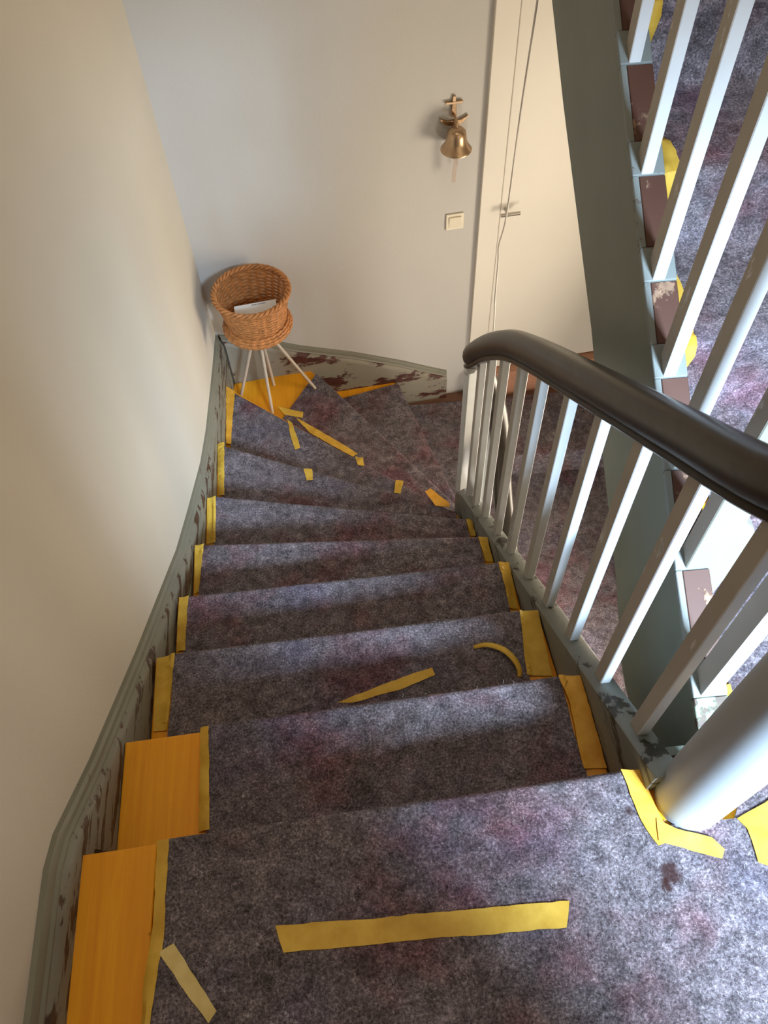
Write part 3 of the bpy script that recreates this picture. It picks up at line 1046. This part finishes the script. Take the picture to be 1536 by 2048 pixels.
def tape_mesh(name, pts, zfun, mat, jag=0.0012):
    bm = bmesh.new()
    vs = []
    P = []
    for i, p in enumerate(pts):
        q = pts[(i + 1) % len(pts)]
        L = math.hypot(q[0] - p[0], q[1] - p[1])
        n_ = max(1, int(L / 0.014))
        for k in range(n_):
            t = k / n_
            j = jag if k else 0
            P.append((lerp(p[0], q[0], t) + RND.uniform(-j, j), lerp(p[1], q[1], t) + RND.uniform(-j, j)))
    vs = [bm.verts.new((x, y, 0)) for x, y in P]
    fc = bm.faces.new(vs)
    bmesh.ops.triangulate(bm, faces=[fc])
    for _ in range(2):
        es = [e_ for e_ in bm.edges if e_.calc_length() > 0.016]
        if es:
            bmesh.ops.subdivide_edges(bm, edges=es, cuts=1)
            bmesh.ops.triangulate(bm, faces=bm.faces[:])
    for v_ in bm.verts:
        v_.co.z = zfun(v_.co.x, v_.co.y)
    bmesh.ops.recalc_face_normals(bm, faces=bm.faces)
    me = bpy.data.meshes.new(name)
    bm.to_mesh(me)
    bm.free()
    me.materials.append(mat)
    for p in me.polygons:
        p.use_smooth = True
    o = bpy.data.objects.new(name, me)
    COL.objects.link(o)
    md = o.modifiers.new('thickness', 'SOLIDIFY')
    md.thickness = 0.0009
    md.offset = -1
    o.modifiers.new('crisp_edges', 'EDGE_SPLIT').split_angle = math.radians(40)
    return o


def step_z(k):
    def fn(x, y):
        base = Z(k)
        if felt_edge_ok(k, x, y):
            return base + FT + 0.0030 + wrinkle(x, y)
        return base + 0.0045 + 0.0015 * noise.noise(Vector((x * 60, y * 30, k)))
    return fn


for key, (k, pts) in TAPE.items():
    mk, lab = TINFO[key]
    sz = step_z(k)
    lift = 0.0022 if key == 'R0b' else 0.0
    tag(tape_mesh('tape_strip', pts, lambda x, y: sz(x, y) + lift, M[mk]), lab, 'tape', 'masking tape on the stair felt')


# raised curling strip on the second step
def ribbon(name, path, width, mat, side=Vector((0, 0, 1))):
    P = catmull(path, 6)
    v, f = [], []
    for i, p in enumerate(P):
        t = (P[min(i + 1, len(P) - 1)] - P[max(i - 1, 0)]).normalized()
        s_ = t.cross(Vector((0.15, -0.1, 1))).normalized()
        w_ = width * (0.55 + 0.45 * math.sin(PI * (i + 1) / (len(P) + 1)))
        v += [p - s_ * w_ / 2, p + s_ * w_ / 2]
        if i:
            b = 2 * i
            f.append((b - 2, b - 1, b + 1, b))
    o = obj(name, v, f, mat, None, 60)
    md = o.modifiers.new('thickness', 'SOLIDIFY')
    md.thickness = 0.0009
    return o


z2 = Z(2) + FT + 0.003
cp = [(0.235, 0.818, z2), (0.268, 0.816, z2 + 0.012), (0.303, 0.797, z2 + 0.020), (0.326, 0.770, z2 + 0.018), (0.336, 0.745, z2 + 0.010), (0.334, 0.728, z2 + 0.002)]
tag(ribbon('tape_strip', cp, 0.015, M['tape']), 'thin curling loose tape strip at the right of the second step', 'tape', 'masking tape on the stair felt')
# tape on the upper flight beside the string; each follows tread, nosing and riser


def up_tape(label, mk, k, x0, x1, y0, y1, skew=0.0):
    """strip along the left felt edge: from y0 (lower riser side) to y1 on tread k"""
    yn = UN[k - 1]
    z = 1.8 + RISE * k
    pts = []
    if y0 < yn:
        pts += [(yn - 0.004, z - RISE * 0.55), (yn - 0.014, z - 0.02), (yn - 0.008, z + FT - 0.002)]
    n_ = 6
    for i in range(n_ + 1):
        pts.append((lerp(max(y0, yn + 0.012), y1, i / n_), z + FT + 0.003))
    v, f = [], []
    for i, (y, zz) in enumerate(pts):
        s_ = i / (len(pts) - 1)
        wob = 0.004 * noise.noise(Vector((i * 0.9, k * 3.1, 0.5)))
        w_ = wrinkle(x1, y) if zz > z else 0
        v += [(x0 + wob + skew * s_, y, zz - 0.004), (lerp(x0, x1, 0.5) + skew * s_, y, zz + w_ + 0.001), (x1 + wob + skew * s_ - (0.012 if i in (0, len(pts) - 1) else 0), y, zz + w_)]
        if i:
            b = 3 * i
            f += [(b - 3, b - 2, b + 1, b), (b - 2, b - 1, b + 2, b + 1)]
    o = obj('tape_strip', v, f, M[mk], None, 50)
    md = o.modifiers.new('thickness', 'SOLIDIFY')
    md.thickness = 0.0009
    tag(o, label, 'tape', 'masking tape on the upper flight')
    return o


up_tape('orange crumpled tape on the upper flight just above the dark handrail', 'tape_orange', 1, 0.640, 0.700, 0.93, 1.08)
up_tape('short folded tape on the upper flight, second piece above the handrail', 'tape', 2, 0.640, 0.675, 1.04, 1.14)
up_tape('long olive tape strip on the upper flight, third piece above the handrail', 'tape', 2, 0.645, 0.690, 1.16, 1.37)
up_tape('slanted tape strip on the upper flight, fourth piece above the handrail', 'tape', 3, 0.640, 0.685, 1.32, 1.50)
up_tape('small tape patch on the upper flight at the top edge of the photo', 'tape', 4, 0.640, 0.685, 1.62, 1.80)

# ================================================================== BASKET STAND
BX, BY, BZ = -0.402, 2.690, 0.880
bs = thing('basket_stand', 'round honey coloured wicker basket on thin beige legs in the corner', 'basket', (BX, BY, Z(8)))


def brad(t):
    """radius of the basket wall, t from 0 (bottom) to 1 (rim)"""
    return 0.122 + 0.031 * t ** 1.2


HB = 0.165
wv = MB()
rows = 21
for r in range(rows):
    t = (r + 0.5) / rows
    path = []
    ns = 96
    for k in range(ns):
        a = 2 * PI * k / ns
        rr = brad(t) + 0.0035 * math.cos(12 * a + PI * r)
        path.append((BX + rr * math.cos(a), BY + rr * math.sin(a), BZ + HB * t))
    pv, pf = [], []
    for k, p in enumerate(path):
        a = 2 * PI * k / ns
        for q in range(5):
            b_ = 2 * PI * q / 5
            pv.append((p[0] + 0.0044 * math.cos(b_) * math.cos(a), p[1] + 0.0044 * math.cos(b_) * math.sin(a), p[2] + 0.0056 * math.sin(b_)))
    for k in range(ns):
        for q in range(5):
            a_, b2_ = k * 5 + q, k * 5 + (q + 1) % 5
            c_, d_ = ((k + 1) % ns) * 5 + q, ((k + 1) % ns) * 5 + (q + 1) % 5
            pf.append((a_, b2_, d_, c_))
    wv.add(pv, pf)
wall_b = wv.build('woven_wall', M['wicker'], bs, 60)
sk = MB()
for k in range(24):
    a = 2 * PI * (k + 0.5) / 24
    sk.add(*tube_vf([(BX + brad(t) * math.cos(a), BY + brad(t) * math.sin(a), BZ + HB * t) for t in (0, 0.33, 0.66, 1.0)], 0.0038, 5))
o = sk.build('stakes', M['wicker_dark'], bs, 60)
rm = MB()
for ph in range(3):
    path = []
    for k in range(145):
        a = 2 * PI * k / 144
        q = 14 * a + ph * 2 * PI / 3
        rr = brad(1) + 0.004 + 0.008 * math.cos(q)
        path.append((BX + rr * math.cos(a), BY + rr * math.sin(a), BZ + HB + 0.006 + 0.007 * math.sin(q)))
    rm.add(*sweep_vf(path, circle(0.0062, 6)))
rm.build('braided_rim', M['wicker'], bs, 60)
bb_ = MB()
bb_.add(*lathe_vf([(0.0, -0.012), (0.138, -0.022), (0.138, 0.0), (0.0, 0.0)], 40, (BX, BY, BZ)))
for zz, rr in ((-0.020, 0.142), (-0.008, 0.147), (0.004, 0.142), (0.014, 0.134), (-0.030, 0.132)):
    path = [(BX + (rr + 0.0022 * math.cos(30 * 2 * PI * k / 120)) * math.cos(2 * PI * k / 120), BY + (rr + 0.0022 * math.cos(30 * 2 * PI * k / 120)) * math.sin(2 * PI * k / 120), BZ + zz) for k in range(121)]
    bb_.add(*sweep_vf(path, circle(0.0075, 6)))
bb_.build('base_ring', M['wicker'], bs, 60)
hub = MB()
hub.add(*lathe_vf([(0.012, -0.06), (0.030, -0.05), (0.034, -0.012), (0.034, 0.0)], 20, (BX, BY, BZ - 0.006)))
hub.build('hub', M['leg'], bs, 40)
feet_b = [(-0.412, 2.610), (-0.200, 2.748), (-0.570, 2.735), (-0.405, 2.805)]
for i, (fx, fy) in enumerate(feet_b):
    a = Vector((BX, BY, BZ - 0.035))
    top = a + (Vector((fx, fy, BZ - 0.035)) - a).normalized() * 0.018
    gz = Z(8) + (0.0 if i in (2, 3) else FT + 0.003)
    lg = MB()
    lg.add(*tube_vf([top, (lerp(top.x, fx, 0.5), lerp(top.y, fy, 0.5), lerp(top.z, gz, 0.5)), (fx, fy, gz)], 0.0075, 10))
    lg.build('leg', M['leg'], bs, 50)
# envelope inside the basket
ev = MB()
c0 = Vector((BX + 0.010, BY - 0.045, BZ + 0.085))
ux, uy = Vector((0.993, 0.11, 0.03)).normalized(), Vector((-0.08, 0.90, 0.42)).normalized()
un = ux.cross(uy).normalized()
W2, H2 = 0.090, 0.050
vv = []
for s_ in (0, 0.003):
    for (a, b) in ((-W2, -H2), (W2, -H2), (W2, H2), (-W2, H2)):
        vv.append(c0 + ux * a + uy * b + un * s_)
ev.add(vv, [(3, 2, 1, 0), (4, 5, 6, 7), (0, 1, 5, 4), (1, 2, 6, 5), (2, 3, 7, 6), (3, 0, 4, 7)])
env = ev.build('envelope', M['paper'])
tag(env, 'white envelope lying in the wicker basket', 'envelope')
tx = MB()
for i in range(9):
    a = -0.014 + 0.0068 * i
    vv = [c0 + ux * (a + dx) + uy * (0.040 + dy) + un * dz for dz in (0.0028, 0.0034) for dx, dy in ((0, 0), (0.0048, 0), (0.0048, 0.005), (0, 0.005))]
    tx.add(vv, [(3, 2, 1, 0), (4, 5, 6, 7), (0, 1, 5, 4), (1, 2, 6, 5), (2, 3, 7, 6), (3, 0, 4, 7)])
tx.build('printed_line', M['ink'], env)

# ================================================================== BELL
bell = thing('wall_bell', 'brass ship bell on an anchor shaped bracket, back wall beside the door', 'bell', bw(0.472, 0, 1.55))
BXc = 0.470


def zq(z):
    return 1.663 + (z - 1.69) * 0.785


an = MB()


def wprism(mb, pts, o0, o1):
    n_ = len(pts)
    v = [bw(x, o0, zq(z)) for x, z in pts] + [bw(x, o1, zq(z)) for x, z in pts]
    f = [tuple(range(n_)), tuple(reversed(range(n_, 2 * n_)))] + [(i, i + n_, (i + 1) % n_ + n_, (i + 1) % n_) for i in range(n_)]
    mb.add(v, f)


wprism(an, [(BXc - 0.011, 1.585), (BXc + 0.011, 1.585), (BXc + 0.006, 1.69), (BXc - 0.006, 1.69)], 0.001, 0.011)
wprism(an, [(BXc - 0.034, 1.652), (BXc + 0.034, 1.652), (BXc + 0.034, 1.664), (BXc - 0.034, 1.664)], 0.002, 0.013)
flk = []
for sgn in (-1, 1):
    pts = [(0.0, 1.562), (0.020, 1.568), (0.040, 1.578), (0.052, 1.600), (0.058, 1.612), (0.040, 1.600), (0.026, 1.592), (0.010, 1.590), (0.0, 1.592)]
    pts = [(BXc + sgn * a, z - 0.024) for a, z in pts]
    wprism(an, pts if sgn > 0 else pts[::-1], 0.001, 0.012)
bevel(an.build('anchor_bracket', M['brass'], bell), 0.0015, 1)
ar = MB()
ar.add(*tube_vf([bw(BXc, 0.004, zq(1.600)), bw(BXc, 0.035, zq(1.602)), bw(BXc, 0.062, zq(1.592)), bw(BXc, 0.066, zq(1.572))], 0.0055, 8))
ar.build('arm', M['brass'], bell, 50)
bc = bw(BXc, 0.066, 0)
v, f = lathe_vf([(0.004, 1.574), (0.012, 1.572), (0.026, 1.566), (0.035, 1.554), (0.038, 1.535), (0.040, 1.510), (0.046, 1.490), (0.056, 1.472), (0.062, 1.462), (0.062, 1.458), (0.056, 1.460), (0.042, 1.488), (0.034, 1.520), (0.03, 1.55), (0.004, 1.56)], 36, (bc.x, bc.y, 0))
v = [(p[0], p[1], zq(p[2])) for p in v]
obj('bell_body', v, f, M['brass'], bell, 40)
v, f = lathe_vf([(0.0025, 1.555), (0.0025, 1.462), (0.010, 1.458), (0.012, 1.450), (0.008, 1.442), (0.003, 1.439)], 16, (bc.x, bc.y, 0))
v = [(p[0], p[1], zq(p[2])) for p in v]
cl = obj('clapper', v, f, M['brass'], bell, 40)
path = [(bc.x + 0.011 * math.cos(a), bc.y, zq(1.429) + 0.011 * math.sin(a)) for a in [2 * PI * k / 20 for k in range(21)]]
v, f = sweep_vf(path, circle(0.002, 6), up=Vector((0, 1, 0)))
obj('ring', v, f, M['steel'], cl, 50)
sp = MB()
P = [Vector((bc.x, bc.y - 0.001, zq(1.420))), Vector((bc.x + 0.001, bc.y - 0.004, zq(1.38))), Vector((bc.x - 0.003, bc.y + 0.002, zq(1.33))), Vector((bc.x - 0.004, bc.y + 0.001, zq(1.275)))]
sp.add(*sweep_vf(catmull(P, 5), [(-0.008, -0.0015), (0.008, -0.0015), (0.008, 0.0015), (-0.008, 0.0015)], up=Vector((0, 1, 0))))
sp.build('strap', M['strap'], cl)

# ================================================================== LIGHT SWITCH
sw = thing('light_switch', 'ivory square rocker light switch on the back wall below the bell', 'switch', bw(0.473, 0, 1.118))
a = MB()
wall_box(a, 0.455, 0.535, 0.0, 0.009, 1.064, 1.144)
bevel(a.build('frame', M['plastic'], sw), 0.006, 3)
a = MB()
vv = [bw(x, o, z) for z, o2 in ((1.076, 0.010), (1.131, 0.017)) for (x, o) in ((0.468, 0.004), (0.522, 0.004), (0.522, o2), (0.468, o2))]
a.add(vv, [(3, 2, 1, 0), (4, 5, 6, 7), (0, 1, 5, 4), (1, 2, 6, 5), (2, 3, 7, 6), (3, 0, 4, 7)])
bevel(a.build('rocker', M['plastic'], sw), 0.002, 2)

# ================================================================== HANGING CORD
cp = [(0.503, 1.95, 2.80), (0.491, 1.95, 2.43), (0.481, 1.95, 2.161), (0.474, 1.95, 1.866), (0.461, 1.95, 1.765), (0.464, 1.95, 1.71), (0.465, 1.95, 1.634), (0.467, 1.95, 1.554), (0.472, 1.95, 1.448)]
cp = [(0.515, 1.95, 4.80)] + cp
v, f = sweep_vf(catmull(cp + [(0.474, 1.95, 1.25)], 6), circle(0.0026, 6), up=Vector((0, 1, 0)))
tag(obj('hanging_cord', v, f, M['cord'], None, 60), 'thin pale cord hanging in front of the white door', 'cord')
